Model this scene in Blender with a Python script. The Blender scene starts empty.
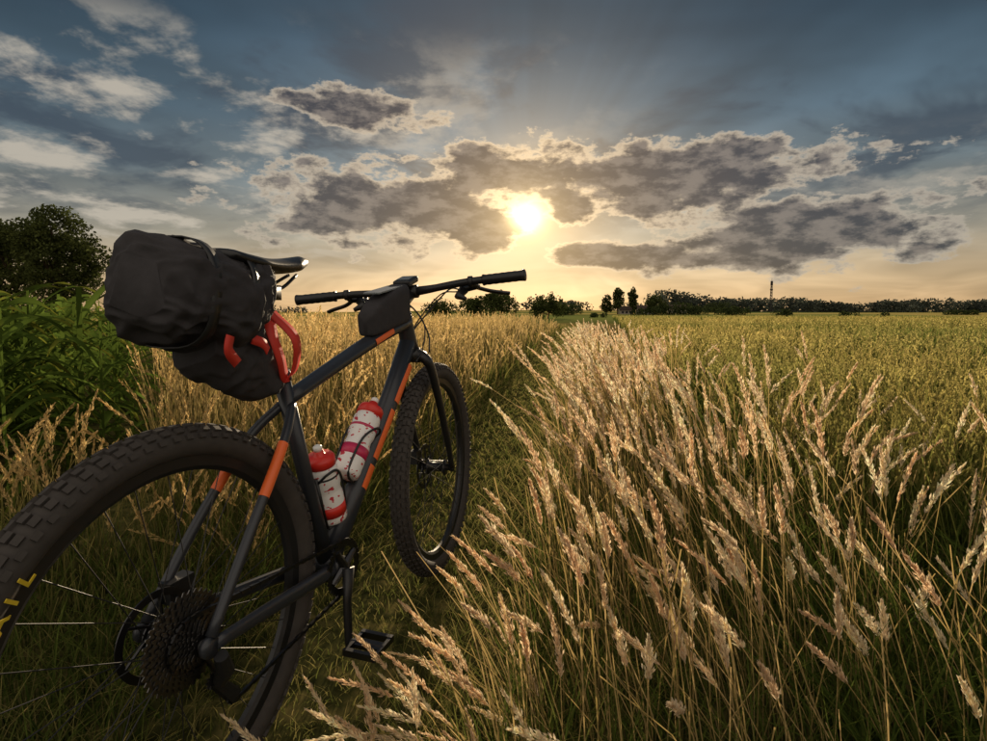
import bpy, numpy as np, math, random
from mathutils import Vector, Matrix
from mathutils import noise as mn
random.seed(3); rng=np.random.default_rng(7)
S=bpy.context.scene
F,H,BX,BY,HD,LN,ST,ZS,PT=570.95,.9319,-.5533,.9427,1.2524,.0134,.0977,1.0398,-.0122
PIT=math.atan(57.5/F)
# ------------------------------------------------ helpers
def mat(name,col,rough=.5,metal=0,noise=0,nscale=50,bump=0,spec=.5):
    m=bpy.data.materials.new(name); m.use_nodes=True; nt=m.node_tree; b=nt.nodes['Principled BSDF']
    b.inputs['Base Color'].default_value=(*col,1); b.inputs['Roughness'].default_value=rough; b.inputs['Metallic'].default_value=metal
    b.inputs['Specular IOR Level'].default_value=spec
    if noise or bump:
        tc=nt.nodes.new('ShaderNodeTexCoord'); n=nt.nodes.new('ShaderNodeTexNoise'); n.inputs['Scale'].default_value=nscale; n.inputs['Detail'].default_value=5
        nt.links.new(tc.outputs['Object'],n.inputs['Vector'])
        if noise:
            r=nt.nodes.new('ShaderNodeMix'); r.data_type='RGBA'; nt.links.new(n.outputs['Fac'],r.inputs[0])
            r.inputs[6].default_value=(*[x*(1-noise) for x in col],1); r.inputs[7].default_value=(*[min(1,x*(1+noise)) for x in col],1)
            nt.links.new(r.outputs[2],b.inputs['Base Color'])
        if bump:
            bp=nt.nodes.new('ShaderNodeBump'); bp.inputs['Strength'].default_value=bump; bp.inputs['Distance'].default_value=.002
            nt.links.new(n.outputs['Fac'],bp.inputs['Height']); nt.links.new(bp.outputs[0],b.inputs['Normal'])
    return m
def mesh_obj(name,v,f,m,parent=None,smooth=True):
    me=bpy.data.meshes.new(name); me.from_pydata([tuple(a) for a in v],[],[tuple(a) for a in f]); me.update()
    if smooth: me.polygons.foreach_set('use_smooth',[True]*len(me.polygons))
    if m: me.materials.append(m)
    o=bpy.data.objects.new(name,me); S.collection.objects.link(o)
    if parent: o.parent=parent
    return o
class MB:
    def __init__(s): s.v=[];s.f=[]
    def add(s,v,f):
        n=len(s.v); s.v+=[tuple(a) for a in v]; s.f+=[tuple(i+n for i in q) for q in f]; return s
def frames(P):
    P=[Vector(p) for p in P]; T=[]
    for i in range(len(P)):
        a=P[max(i-1,0)];b=P[min(i+1,len(P)-1)]; T.append((b-a).normalized())
    u=T[0].cross(Vector((0,1,0)));
    if u.length<.1: u=T[0].cross(Vector((0,0,1)))
    u.normalize(); U=[]
    for t in T:
        u=(u-t*u.dot(t)).normalized(); U.append(u.copy())
    return P,T,U
def tube(P,R,seg=14,sx=1,sy=1,a0=0,a1=2*math.pi,cap=True):
    P,T,U=frames(P)
    if not hasattr(R,'__len__'): R=[R]*len(P)
    full=abs(a1-a0-2*math.pi)<1e-6; n=seg if full else seg+1
    v=[];f=[]
    for p,t,u,r in zip(P,T,U,R):
        w=t.cross(u)
        for k in range(n):
            a=a0+(a1-a0)*k/seg; v.append(p+u*(r*sx*math.cos(a))+w*(r*sy*math.sin(a)))
    for i in range(len(P)-1):
        for k in range(seg):
            k2=(k+1)%n if full else k+1
            f.append((i*n+k,i*n+k2,(i+1)*n+k2,(i+1)*n+k))
    if cap and full:
        f.append(tuple(range(n-1,-1,-1))); f.append(tuple((len(P)-1)*n+k for k in range(n)))
    return v,f
def spline(P,n=8):
    P=[Vector(p) for p in P]; out=[]
    Q=[P[0]*2-P[1]]+P+[P[-1]*2-P[-2]]
    for i in range(1,len(Q)-2):
        for k in range(n):
            t=k/n; a,b,c_,d=Q[i-1:i+3]
            out.append(.5*((2*b)+(c_-a)*t+(2*a-5*b+4*c_-d)*t*t+(3*b-a-3*c_+d)*t**3))
    out.append(P[-1]); return out
def lathe(prof,axis0,axis1,seg=28):
    o=Vector(axis0); t=Vector(axis1).normalized(); u=t.cross(Vector((0,1,0)))
    if u.length<.1: u=t.cross(Vector((0,0,1)))
    u.normalize(); w=t.cross(u); v=[];f=[]
    for s_,r_ in prof:
        for k in range(seg):
            a=2*math.pi*k/seg; v.append(o+t*s_+u*(r_*math.cos(a))+w*(r_*math.sin(a)))
    for i in range(len(prof)-1):
        for k in range(seg): f.append((i*seg+k,i*seg+(k+1)%seg,(i+1)*seg+(k+1)%seg,(i+1)*seg+k))
    return v,f
def box(c,s,M=None):
    v=[Vector((x*s[0]/2,y*s[1]/2,z*s[2]/2)) for x in(-1,1) for y in(-1,1) for z in(-1,1)]
    if M is not None: v=[M@a for a in v]
    v=[a+Vector(c) for a in v]
    return v,[(0,1,3,2),(4,6,7,5),(0,4,5,1),(2,3,7,6),(0,2,6,4),(1,5,7,3)]
def obox(x,y,z,c,s):
    M=Matrix((x,y,z)).transposed(); return box(c,s,M)
def ribbon(P,wd,w,th=.0012):
    P,T,U=frames(P); wd=Vector(wd); v=[];f=[]
    for p,t in zip(P,T):
        ww=(wd-t*wd.dot(t)).normalized(); n=t.cross(ww)
        for a,b in((-1,-1),(1,-1),(1,1),(-1,1)): v.append(p+ww*(a*w/2)+n*(b*th/2))
    for i in range(len(P)-1):
        for k in range(4): f.append((i*4+k,i*4+(k+1)%4,i*4+4+(k+1)%4,i*4+4+k))
    return v,f
def loft(secs,seg=28,ex=2.6,cap=True):
    v=[];f=[]
    for cx,cz,hw,hh,ti in secs:
        up=Vector((-math.sin(ti),0,math.cos(ti)))
        for k in range(seg):
            a=2*math.pi*k/seg; ca,sa=math.cos(a),math.sin(a)
            y=math.copysign(abs(ca)**(2/ex),ca)*hw; z=math.copysign(abs(sa)**(2/ex),sa)*hh
            v.append(Vector((cx,0,cz))+Vector((0,1,0))*y+up*z)
    L=len(secs)
    for i in range(L-1):
        for k in range(seg): f.append((i*seg+k,i*seg+(k+1)%seg,(i+1)*seg+(k+1)%seg,(i+1)*seg+k))
    if cap:
        f.append(tuple(range(seg-1,-1,-1))); f.append(tuple((L-1)*seg+k for k in range(seg)))
    return v,f
# ------------------------------------------------ BIKE
M_frame=mat('frame_paint',(.026,.029,.036),.33,0,.15,30)
M_black=mat('black_parts',(.012,.012,.013),.42)
M_orange=mat('orange_paint',(.85,.15,.03),.4)
M_tire=mat('tire_rubber',(.045,.038,.033),.8,0,.35,60,.3)
M_dark=mat('dark_metal',(.09,.09,.095),.38,1)
M_cloth=mat('bag_fabric',(.030,.027,.030),.85,0,.35,55,.6)
M_red=mat('red_strap',(.6,.035,.02),.6)
M_white=mat('bottle_plastic',(.8,.78,.75),.35)
M_cap=mat('red_cap',(.65,.03,.02),.35)
M_yel=mat('tire_label_yellow',(.75,.55,.03),.6)
bike=bpy.data.objects.new('mountain_bike',None); S.collection.objects.link(bike)
frk=bpy.data.objects.new('steering_group',None); S.collection.objects.link(frk); frk.parent=bike
ax=Vector((-.358,0,.934)).normalized(); ap=Vector((1.078,0,.354))
frk.matrix_local=Matrix.Translation(ap)@Matrix.Rotation(ST,4,ax)@Matrix.Translation(-ap)
bike.matrix_world=Matrix.Translation((BX,BY,0))@Matrix.Rotation(HD,4,'Z')@Matrix.Rotation(LN,4,'X')@Matrix.Rotation(PT,4,'Y')
def wheel(pref,c,parent,front):
    c=Vector(c); n=120; m=20; v=[];f=[]
    for i in range(n):
        a=2*math.pi*i/n
        for k in range(m):
            t=2*math.pi*k/m; rr=.342+.027*math.cos(t); y=.028*math.sin(t)
            v.append(c+Vector((rr*math.cos(a),y,rr*math.sin(a))))
    for i in range(n):
        for k in range(m): f.append((i*m+k,i*m+(k+1)%m,((i+1)%n)*m+(k+1)%m,((i+1)%n)*m+k))
    mesh_obj(pref+'_tire',v,f,M_tire,parent)
    b=MB(); nk=84
    for i in range(nk):
        for row,(t,ww,ll) in enumerate(((-64,.006,.010),(-36,.008,.011),(-11,.007,.012),(11,.007,.012),(36,.008,.011),(64,.006,.010))):
            a=2*math.pi*(i+(.5 if row in(1,4,2) else 0))/nk+random.uniform(-.002,.002); tt=math.radians(t)
            er=Vector((math.cos(a),0,math.sin(a))); et=Vector((-math.sin(a),0,math.cos(a))); ey=Vector((0,1,0))
            nn=er*math.cos(tt)+ey*math.sin(tt); bb=ey*math.cos(tt)-er*math.sin(tt)
            p=c+er*(.342+.0285*math.cos(tt))+ey*(.0295*math.sin(tt))
            b.add(*obox(et,bb,nn,p,(ll+.003,ww+.002,.007)))
    mesh_obj(pref+'_tread_knobs',b.v,b.f,M_tire,parent,False)
    prof=[(.318,-.013),(.318,.013),(.300,.011),(.292,.005),(.292,-.005),(.300,-.011)]
    v=[];f=[];m=len(prof)
    for i in range(n):
        a=2*math.pi*i/n
        for r_,y in prof: v.append(c+Vector((r_*math.cos(a),y,r_*math.sin(a))))
    for i in range(n):
        for k in range(m): f.append((i*m+k,i*m+(k+1)%m,((i+1)%n)*m+(k+1)%m,((i+1)%n)*m+k))
    mesh_obj(pref+'_rim',v,f,M_black,parent,False)
    hw=.05 if front else .068
    mesh_obj(pref+'_hub',*lathe([(-hw,.0),(-hw,.012),(-.034,.013),(-.033,.028),(-.029,.028),(-.026,.016),(.026,.016),(.029,.028),(.033,.028),(.034,.013),(hw,.012),(hw,0)],c,(0,1,0)),M_black,parent)
    b=MB()
    for i in range(32):
        side=1 if i%2 else -1; a=2*math.pi*i/32; off=(.9 if (i//2)%2 else -.9)
        h_=c+Vector((.026*math.cos(a+off),side*.03,.026*math.sin(a+off)))
        e=c+Vector((.295*math.cos(a),side*.003,.295*math.sin(a)))
        b.add(*tube([h_,e],.0010,5,cap=False))
    mesh_obj(pref+'_spokes',b.v,b.f,M_black,parent)
    b=MB(); y=.042 if not front else .045; ns=72
    for (r0,r1) in((.066,.080),(.022,.03)):
        v=[];f=[]
        for i in range(ns):
            a=2*math.pi*i/ns
            for r_,yy in((r0,y-.001),(r1,y-.001),(r1,y+.001),(r0,y+.001)): v.append(c+Vector((r_*math.cos(a),yy,r_*math.sin(a))))
        for i in range(ns):
            for k in range(4): f.append((i*4+k,i*4+(k+1)%4,((i+1)%ns)*4+(k+1)%4,((i+1)%ns)*4+k))
        b.add(v,f)
    for i in range(6):
        a=i*math.pi/3; b.add(*tube([c+Vector((.026*math.cos(a),y,.026*math.sin(a))),c+Vector((.068*math.cos(a+.4),y,.068*math.sin(a+.4)))],.003,6))
    mesh_obj(pref+'_brake_rotor',b.v,b.f,M_dark,parent,False)
wheel('rear_wheel',(0,0,.37),bike,False); wheel('front_wheel',(1.12,0,.37),frk,True)
for k,ch in enumerate('TRAIL'):
    cu=bpy.data.curves.new('tl','FONT'); cu.body=ch; cu.size=.036; cu.offset=.0008; cu.extrude=.0006; cu.align_x='CENTER'; cu.align_y='CENTER'
    to=bpy.data.objects.new('tmp',cu); S.collection.objects.link(to); bpy.context.view_layer.update()
    me=bpy.data.meshes.new_from_object(to); bpy.data.objects.remove(to)
    ang=math.radians(156-k*4.9)
    er=Vector((math.cos(ang),0,math.sin(ang)))
    o=bpy.data.objects.new('tire_label_%s'%ch,me); S.collection.objects.link(o); me.materials.append(M_yel); o.parent=bike
    nrm=(Vector((0,-1,0))*.92-er*.38).normalized(); up=(er-nrm*er.dot(nrm)).normalized(); xx=up.cross(nrm)
    Mx=Matrix((xx,up,nrm)).transposed().to_4x4(); Mx.translation=Vector((0,0,.37))+er*.328+Vector((0,-.0275,0))
    o.matrix_local=Mx
BB=Vector((.44,0,.31)); STd=Vector((-.284,0,.959))
ht_b=Vector((.903,0,.812)); ht_t=Vector((.863,0,.914))
def fr(name,*a,m=M_frame,par=bike,**k): return mesh_obj(name,*tube(*a,**k),m,par)
fr('head_tube',[ht_b-ax*.005,ht_b+ax*.03,ht_t-ax*.03,ht_t+ax*.005],[.029,.026,.025,.026],20)
fr('down_tube',[BB,BB.lerp(ht_b,.3),BB.lerp(ht_b,.7),ht_b+ax*.025],[.031,.030,.029,.027],20,sx=1,sy=.95)
tt0=BB+STd*.45; tt1=ht_t-ax*.022
fr('top_tube',spline([tt0,tt0.lerp(tt1,.35)+Vector((0,0,.006)),tt0.lerp(tt1,.7)+Vector((0,0,.008)),tt1],5),[.017+.007*i/15 for i in range(16)],18,sx=.9,sy=1.1)
fr('seat_tube',[BB,BB+STd*.25,BB+STd*.5],[.021,.0175,.0175],18)
fr('bottom_bracket_shell',[BB+Vector((0,-.045,0)),BB+Vector((0,.045,0))],.026,20)
fr('seat_clamp',[BB+STd*.495,BB+STd*.515],.0205,18,m=M_black)
fr('seatpost',[BB+STd*.5,BB+STd*(.70)],.0136,14,m=M_black)
for s_,nm in((-1,'right'),(1,'left')):
    fr('chainstay_'+nm,spline([BB+Vector((-.01,s_*.03,-.0)),Vector((.33,s_*.045,.325)),Vector((.16,s_*.06,.35)),Vector((.015,s_*.072,.368))],6),[.0165-.006*i/18 for i in range(19)],12,sx=1.2,sy=.8)
    ssp=spline([BB+STd*.44+Vector((0,s_*.012,0)),Vector((.24,s_*.045,.665)),Vector((.12,s_*.063,.53)),Vector((.005,s_*.072,.385))],6)
    fr('seatstay_'+nm,ssp,[.0095]*19,12,sx=1.1)
    fr('dropout_'+nm,[Vector((0,s_*.069,.37)),Vector((0,s_*.077,.37))],.019,16)
    fr('seatstay_stripe_'+nm,ssp[6:11],[.0103]*5,12,m=M_orange,sx=1.1,cap=False)
for s_ in(-1,1):
    for (t0,t1) in((.30,.40),(.43,.66),(.70,.90)):
        P=[BB.lerp(ht_b,t) for t in np.linspace(t0,t1,6)]
        c0=math.pi*1.5 if s_<0 else math.pi*.5
        mesh_obj('down_tube_decal',*tube(P,.0305,6,sx=1,sy=.955,a0=c0-.5,a1=c0+.35,cap=False),M_orange,bike)
    P=[tt0.lerp(tt1,t)+Vector((0,0,.0075)) for t in np.linspace(.62,.80,5)]
    c0=math.pi*1.5 if s_<0 else math.pi*.5
    mesh_obj('top_tube_decal',*tube(P,.0225,6,sx=.9,sy=1.12,a0=c0-.5,a1=c0+.3,cap=False),M_orange,bike)
cr=ht_b-ax*.02
fr('fork_steerer',[cr,ht_t+ax*.045],.0165,14,m=M_black,par=frk)
fr('headset_spacers',[ht_t+ax*.005,ht_t+ax*.02],.021,18,m=M_black,par=frk)
for s_,nm in((-1,'right'),(1,'left')):
    P=spline([cr+Vector((0,s_*.012,0)),cr+Vector((.005,s_*.045,-.015)),Vector((.95,s_*.058,.72)),Vector((1.06,s_*.060,.50)),Vector((1.118,s_*.057,.372))],6)
    fr('fork_leg_'+nm,P,[.021-.010*i/(len(P)-1) for i in range(len(P))],14,m=M_black,par=frk,sx=1.15,sy=.85)
    fr('fork_dropout_'+nm,[Vector((1.12,s_*.049,.37)),Vector((1.12,s_*.064,.37))],.014,14,m=M_black,par=frk)
fr('fork_crown',[cr+Vector((0,-.03,-.004)),cr+Vector((0,.03,-.004))],.024,16,m=M_black,par=frk)
mesh_obj('front_brake_caliper',*box((1.065,.058,.42),(.05,.028,.045)),M_black,frk,False)
mesh_obj('rear_brake_caliper',*box((.06,.058,.425),(.055,.028,.04)),M_black,bike,False)
st0=ht_t+ax*.035; bc=Vector((.93,0,.975))
ckp=bpy.data.objects.new('cockpit',None); S.collection.objects.link(ckp); ckp.parent=frk
ckp.matrix_local=Matrix.Translation(bc+Vector((0,0,.012)))@Matrix.Rotation(-.07,4,'X')@Matrix.Translation(-bc)
fr('stem',[st0-Vector((.01,0,0)),st0+Vector((.02,0,.006)),bc+Vector((0,0,.006))],[.019,.017,.018],16,m=M_black,par=frk)
fr('stem_clamp',[bc+Vector((0,-.024,0)),bc+Vector((0,.024,0))],.021,16,m=M_black,par=ckp)
hb=spline([(.89,-.37,.985),(.905,-.2,.985),(.925,-.07,.977),(.93,0,.975),(.925,.07,.977),(.905,.2,.985),(.89,.37,.985)],5)
fr('handlebar',hb,[.0115+.004*max(0,1-abs(p_.y)/.09) for p_ in hb],14,m=M_black,par=ckp)
for s_,nm in((-1,'right'),(1,'left')):
    P=[Vector((.89+.016*t,s_*(.375-.13*t),.985)) for t in np.linspace(0,1,14)]
    fr('grip_'+nm,P,[.0175 if i in(0,13) else (.0162 if i%2 else .0153) for i in range(14)],16,m=M_black,par=ckp)
    yb=s_*.205
    fr('brake_master_'+nm,[Vector((.915,yb,.978)),Vector((.945,yb+s_*.01,.972)),Vector((.955,yb-s_*.045,.965))],[.012,.011,.010],10,m=M_dark,par=ckp)
    fr('brake_lever_'+nm,spline([(.95,yb+s_*.005,.968),(.965,yb+s_*.04,.955),(.955,yb+s_*.08,.945),(.965,yb+s_*.105,.94)],5),.005,8,m=M_dark,par=ckp,sy=1.5)
    fr('clamp_ring_'+nm,[Vector((.905,yb-s_*.006,.985)),Vector((.905,yb+s_*.006,.985))],.0165,14,m=M_black,par=ckp)
    fr('shifter_'+nm,[Vector((.93,yb-s_*.03,.965)),Vector((.915,yb-s_*.045,.945)),Vector((.90,yb-s_*.02,.935))],[.016,.013,.006],10,m=M_black,par=ckp)
    fr('brake_hose_'+nm,spline([(.955,yb-s_*.045,.965),(1.02,s_*.10,.975),(1.03,s_*.03,.92),(.97,-s_*.03,.84),(.95,-s_*.035,.78)],6),.0026,7,m=M_black,par=ckp)
    fr('shift_cable_'+nm,spline([(.93,yb-s_*.05,.96),(1.01,s_*.07,.96),(.99,-s_*.01,.88),(.91,-s_*.03,.80),(.84,-s_*.03,.76)],6),.0022,7,m=M_black,par=ckp)
cx_,cz_=Vector((.97,0,.24)).normalized(),Vector((-.24,0,.97)).normalized()
b=MB(); b.add(*obox(cx_,Vector((0,1,0)),cz_,Vector((.895,0,1.018)),(.085,.054,.020)))
o=mesh_obj('bike_computer',b.v,b.f,M_black,frk,False); bv=o.modifiers.new('b','BEVEL'); bv.width=.006; bv.segments=3
mesh_obj('bike_computer_screen',*obox(cx_,Vector((0,1,0)),cz_,Vector((.895,0,1.018))+cz_*.0105,(.055,.040,.002)),mat('screen',(.10,.12,.12),.15),frk,False)
v,f=loft([(.64,.885,.008,.02,.15),(.645,.893,.024,.032,.15),(.70,.915,.032,.048,.15),(.78,.94,.036,.056,.12),(.835,.950,.037,.058,.05),(.842,.950,.031,.051,.05)],28,5)
mesh_obj('top_tube_bag',v,f,M_cloth,bike)
b=MB(); b.add(*obox(Vector((.985,0,.17)).normalized(),Vector((0,1,0)),Vector((-.17,0,.985)).normalized(),Vector((.745,0,.989)),(.14,.050,.004)))
mesh_obj('bag_window',b.v,b.f,mat('clear_window',(.22,.24,.25),.12),bike,False)
zs=ZS; secs=[]
for t in np.linspace(0,1,18):
    x=.10+.28*t; hw=.072*(1-t)**.9*(1 if t>.1 else (.75+2.5*t))+.02; hw=min(hw,.075)
    if t>.93: hw*=.75
    z=zs-.018+.014*(2*(t-.45))**2
    secs.append((x,z,hw,.016 if .05<t<.95 else .010,0))
v,f=loft(secs,24,2.3)
mesh_obj('saddle',v,f,mat('saddle_black',(.014,.014,.015),.4),bike)
sp=BB+STd*.68
b=MB()
for s_ in(-1,1): b.add(*tube(spline([(.12,s_*.03,zs-.03),(.18,s_*.024,sp.z+.015),(.27,s_*.022,sp.z+.015),(.345,s_*.010,zs-.03)],5),.0036,8))
b.add(*box((sp.x,0,sp.z+.008),(.05,.055,.03)))
mesh_obj('saddle_rails',b.v,b.f,M_dark,bike)
def interp(secs,k=6):
    A=np.array(secs); n=len(A); t=np.linspace(0,n-1,(n-1)*k+1); out=[]
    for x in t:
        i=min(int(x),n-2); f_=x-i; a,b_,c_,d=A[max(i-1,0)],A[i],A[i+1],A[min(i+2,n-1)]
        out.append(tuple(.5*((2*b_)+(c_-a)*f_+(2*a-5*b_+4*c_-d)*f_**2+(3*b_-a-3*c_+d)*f_**3)))
    return out
def wr(v,a1=.014,a2=.006):
    out=[]
    for a in v:
        a=Vector(a); q=Vector((a.x*20+a.z*26,a.y*14,a.z*12-a.x*14))
        rid=1-abs(mn.noise(q*1.6))*2.2; rid2=1-abs(mn.noise(Vector((a.x*38,a.y*16+3,a.z*30))))*2.2
        c=Vector((.1,0,.94)); d=(a-c); d.x*=.3; d.normalize()
        out.append(a+Vector((mn.noise(a*14),mn.noise(a*14+Vector((5,0,0))),mn.noise(a*14+Vector((0,9,0)))))*a1+d*(rid*a2+rid2*a2*.5))
    return out
v,f=loft(interp([(.262,.79,.012,.02,-.6),(.25,.80,.04,.045,-.6),(.205,.83,.052,.07,-.55),(.165,.865,.058,.082,-.5),(.12,.895,.06,.085,-.4),(.08,.91,.05,.07,-.3)],12),90,2.8)
mesh_obj('saddle_bag_holster',wr(v),f,M_cloth,bike)
v,f=loft(interp([(.205,.955,.045,.035,-.25),(.195,.955,.068,.062,-.25),(.16,.950,.080,.080,-.22),(.10,.955,.088,.088,-.15),(.04,.965,.090,.088,-.1),(.0,.972,.086,.082,-.08),(-.02,.975,.072,.066,-.05),(-.03,.975,.05,.045,-.05)],10),110,2.7)
mesh_obj('saddle_bag_roll',wr(v,.018,.007),f,M_cloth,bike)
b=MB()
def hoop(cx,cz,hw,hh,ti,w,ex=2.8):
    n=Vector((math.cos(ti),0,math.sin(ti))); up=Vector((-math.sin(ti),0,math.cos(ti))); P=[]
    for k in range(33):
        a=2*math.pi*k/32; ca,sa=math.cos(a),math.sin(a)
        P.append(Vector((cx,0,cz))+Vector((0,1,0))*math.copysign(abs(ca)**(2/ex),ca)*hw+up*math.copysign(abs(sa)**(2/ex),sa)*hh)
    return ribbon(P,n,w,.003)
mesh_obj('bag_strap_black',*hoop(.03,.965,.095,.092,-.1,.02),M_black,bike)
mesh_obj('bag_strap_black.001',*hoop(.12,.952,.093,.091,-.2,.018),M_black,bike)
b.add(*ribbon(spline([(.225,-.03,.93),(.20,-.06,.89),(.215,-.066,.84),(.245,-.052,.80),(.255,-.068,.82),(.24,-.082,.88),(.225,-.04,.93)],6),(1,0,.4),.024,.002))
b.add(*ribbon(spline([(.06,-.090,.895),(.055,-.090,.87),(.085,-.080,.845)],5),(1,0,0),.018,.002))
b.add(*ribbon(spline([(.13,-.074,.885),(.155,-.077,.875),(.17,-.074,.86)],5),(0,0,1),.018,.002))
mesh_obj('red_straps',b.v,b.f,M_red,bike)
def bottle(base,d,par,k,sc,bands):
    d=Vector(d).normalized(); base=Vector(base)
    prof=[(0,.0),(0,.030),(.004,.035),(.012,.0365),(.075,.0365),(.085,.0335),(.095,.0335),(.105,.0365),(.148,.0365),(.158,.033),(.160,.030)]
    P_=lambda pr:[(a*sc,r) for a,r in pr]
    g=bpy.data.objects.new('water_bottle',None); S.collection.objects.link(g); g.parent=par
    m=bpy.data.materials.new('bottle_print'); m.use_nodes=True; nt=m.node_tree; bs=nt.nodes['Principled BSDF']; bs.inputs['Roughness'].default_value=.3
    tc=nt.nodes.new('ShaderNodeTexCoord'); n=nt.nodes.new('ShaderNodeTexNoise'); n.inputs['Scale'].default_value=60; n.inputs['Detail'].default_value=1
    mp=nt.nodes.new('ShaderNodeMapping'); mp.inputs['Location'].default_value=(k,0,0); mp.inputs['Scale'].default_value=(1,1,1.6)
    nt.links.new(tc.outputs['Object'],mp.inputs[0]); nt.links.new(mp.outputs[0],n.inputs['Vector'])
    cr_=nt.nodes.new('ShaderNodeValToRGB'); cr_.color_ramp.interpolation='CONSTANT'; cr_.color_ramp.elements[0].color=(.82,.80,.78,1); cr_.color_ramp.elements[1].position=.62; cr_.color_ramp.elements[1].color=(.55,.04,.06,1)
    nt.links.new(n.outputs['Fac'],cr_.inputs[0]); nt.links.new(cr_.outputs[0],bs.inputs['Base Color'])
    mesh_obj('bottle_body',*lathe(P_(prof),base,d),m,g)
    for i,(s0,s1,mt) in enumerate(bands): mesh_obj('bottle_band_%d'%i,*lathe(P_([(s0,.0362),(s0,.0369),(s1,.0369),(s1,.0362)]),base,d),mt,g)
    mesh_obj('bottle_cap',*lathe(P_([(.157,.030),(.158,.0355),(.175,.0355),(.181,.032),(.184,.018),(.186,.013),(.196,.012),(.197,.0)]),base,d),M_cap,g)
    mesh_obj('bottle_spout',*lathe(P_([(.196,.0),(.196,.0105),(.206,.0105),(.209,.007),(.209,0)]),base,d),M_white,g)
n_s=Vector((.959,0,.284)); DT=(ht_b-BB).normalized(); n_d=Vector((-DT.z,0,DT.x))
M_pink=mat('bottle_print_crimson',(.55,.03,.10),.35)
bottle(BB+STd*.09+n_s*.062,STd,bike,0,1,[(.022,.052,M_cap),(.128,.133,M_black)])
bottle(BB+DT*.205+n_d*.070,DT,bike,3,1.15,[(.045,.070,M_pink),(.118,.124,M_pink)])
def cage(name,base,d,n):
    b=MB(); y=Vector((0,1,0))
    for s_ in(-1,1):
        P=[base-n*.038+y*s_*.012+d*.13, base-n*.030+y*s_*.034+d*.15, base+n*.002+y*s_*.040+d*.145, base+n*.028+y*s_*.028+d*.10, base+n*.03+y*s_*.022+d*.03, base+n*.015+y*s_*.02-d*.004, base-n*.036+y*s_*.01-d*.003]
        b.add(*tube(spline(P,5),.0032,7))
    b.add(*tube([base-n*.038,base-n*.038+d*.14],.006,8,sy=2))
    mesh_obj(name,b.v,b.f,M_black,bike)
cage('bottle_cage',BB+STd*.09+n_s*.062,STd,n_s); cage('bottle_cage.001',BB+DT*.205+n_d*.070,DT,n_d)
def cog(c,r,teeth,th,inner):
    v=[];f=[];n=teeth*4
    for i in range(n):
        a=2*math.pi*i/n; rr=r+(.003 if i%4 in(1,2) else -.003)
        for q,yy in((inner,-th/2),(rr,-th/2),(rr,th/2),(inner,th/2)): v.append(Vector(c)+Vector((q*math.cos(a),yy,q*math.sin(a))))
    for i in range(n):
        for k in range(4): f.append((i*4+k,i*4+(k+1)%4,((i+1)%n)*4+(k+1)%4,((i+1)%n)*4+k))
    return v,f
b=MB()
for i,t in enumerate((42,37,32,28,24,21,18,16,14,12,11)): b.add(*cog((0,-.022-.0037*i,.37),t*.002021,t,.0017,max(.012,t*.002021-.016)))
mesh_obj('cassette',b.v,b.f,mat('cassette_steel',(.16,.155,.15),.35,1),bike,False)
b=MB(); b.add(*cog((.44,-.048,.31),.066,32,.003,.050))
for i in range(4):
    a=i*math.pi/2+.5; b.add(*tube([BB+Vector((0,-.05,0)),BB+Vector((.053*math.cos(a),-.048,.053*math.sin(a)))],[.012,.007],8))
mesh_obj('chainring',b.v,b.f,M_dark,bike,False)
ca=math.radians(-100)
for s_,nm in((-1,'right'),(1,'left')):
    d_=Vector((math.cos(ca),0,math.sin(ca)))*(-s_); y0=s_*.062; y1=s_*.078
    e=BB+d_*.172
    fr('crank_arm_'+nm,[BB+Vector((0,y0,0)),BB+d_*.08+Vector((0,y0+s_*.004,0)),e+Vector((0,y1,0)),e+d_*.012+Vector((0,y1,0))],[.019,.013,.0125,.009],12,m=M_black,sy=.7)
    b=MB(); pc_=e+Vector((0,y1+s_*.055,0))
    b.add(*tube([e+Vector((0,y1,0)),pc_+Vector((0,s_*.04,0))],.008,10))
    for dx in(-.04,.04): b.add(*box(pc_+Vector((dx,0,0)),(.012,.085,.016)))
    for dy in(-.038,.038): b.add(*box(pc_+Vector((0,dy,0)),(.072,.009,.014)))
    b.add(*box(pc_,(.03,.08,.01)))
    mesh_obj('pedal_'+nm,b.v,b.f,M_dark,bike,False)
def arc(c,r,a0,a1,n,y): return [Vector((c[0]+r*math.cos(a),y,c[1]+r*math.sin(a))) for a in np.linspace(math.radians(a0),math.radians(a1),n)]
P=arc((.44,.31),.066,95,-95,14,-.048)+arc((.075,.225),.012,-90,-200,4,-.047)+arc((.03,.285),.012,-40,60,4,-.047)+arc((0,.37),.049,-60,-265,12,-.04)
P.append(P[0]); b=MB()
for i in range(len(P)-1):
    a_,c_=P[i],P[i+1]; L=(c_-a_).length; k=max(1,round(L/.0127))
    for j in range(k):
        q=a_.lerp(c_,(j+.5)/k); t=(c_-a_).normalized(); nn=t.cross(Vector((0,1,0))).normalized(); yy=nn.cross(t)
        b.add(*obox(t,yy,nn,q,(.0135,.0065 if j%2 else .0045,.0075 if j%2 else .006)))
mesh_obj('chain',b.v,b.f,M_dark,bike,False)
b=MB(); b.add(*tube([(.012,-.085,.35),(.03,-.075,.31),(.03,-.062,.285)],[.012,.016,.012],10))
for yy in(-.055,-.039): b.add(*tube([(.03,yy,.285),(.075,yy,.225)],[.010,.013],8,sy=.2))
b.add(*cog((.03,-.047,.285),.013,11,.003,.003)); b.add(*cog((.075,-.047,.225),.013,11,.003,.003))
mesh_obj('rear_derailleur',b.v,b.f,M_black,bike,False)
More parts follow.
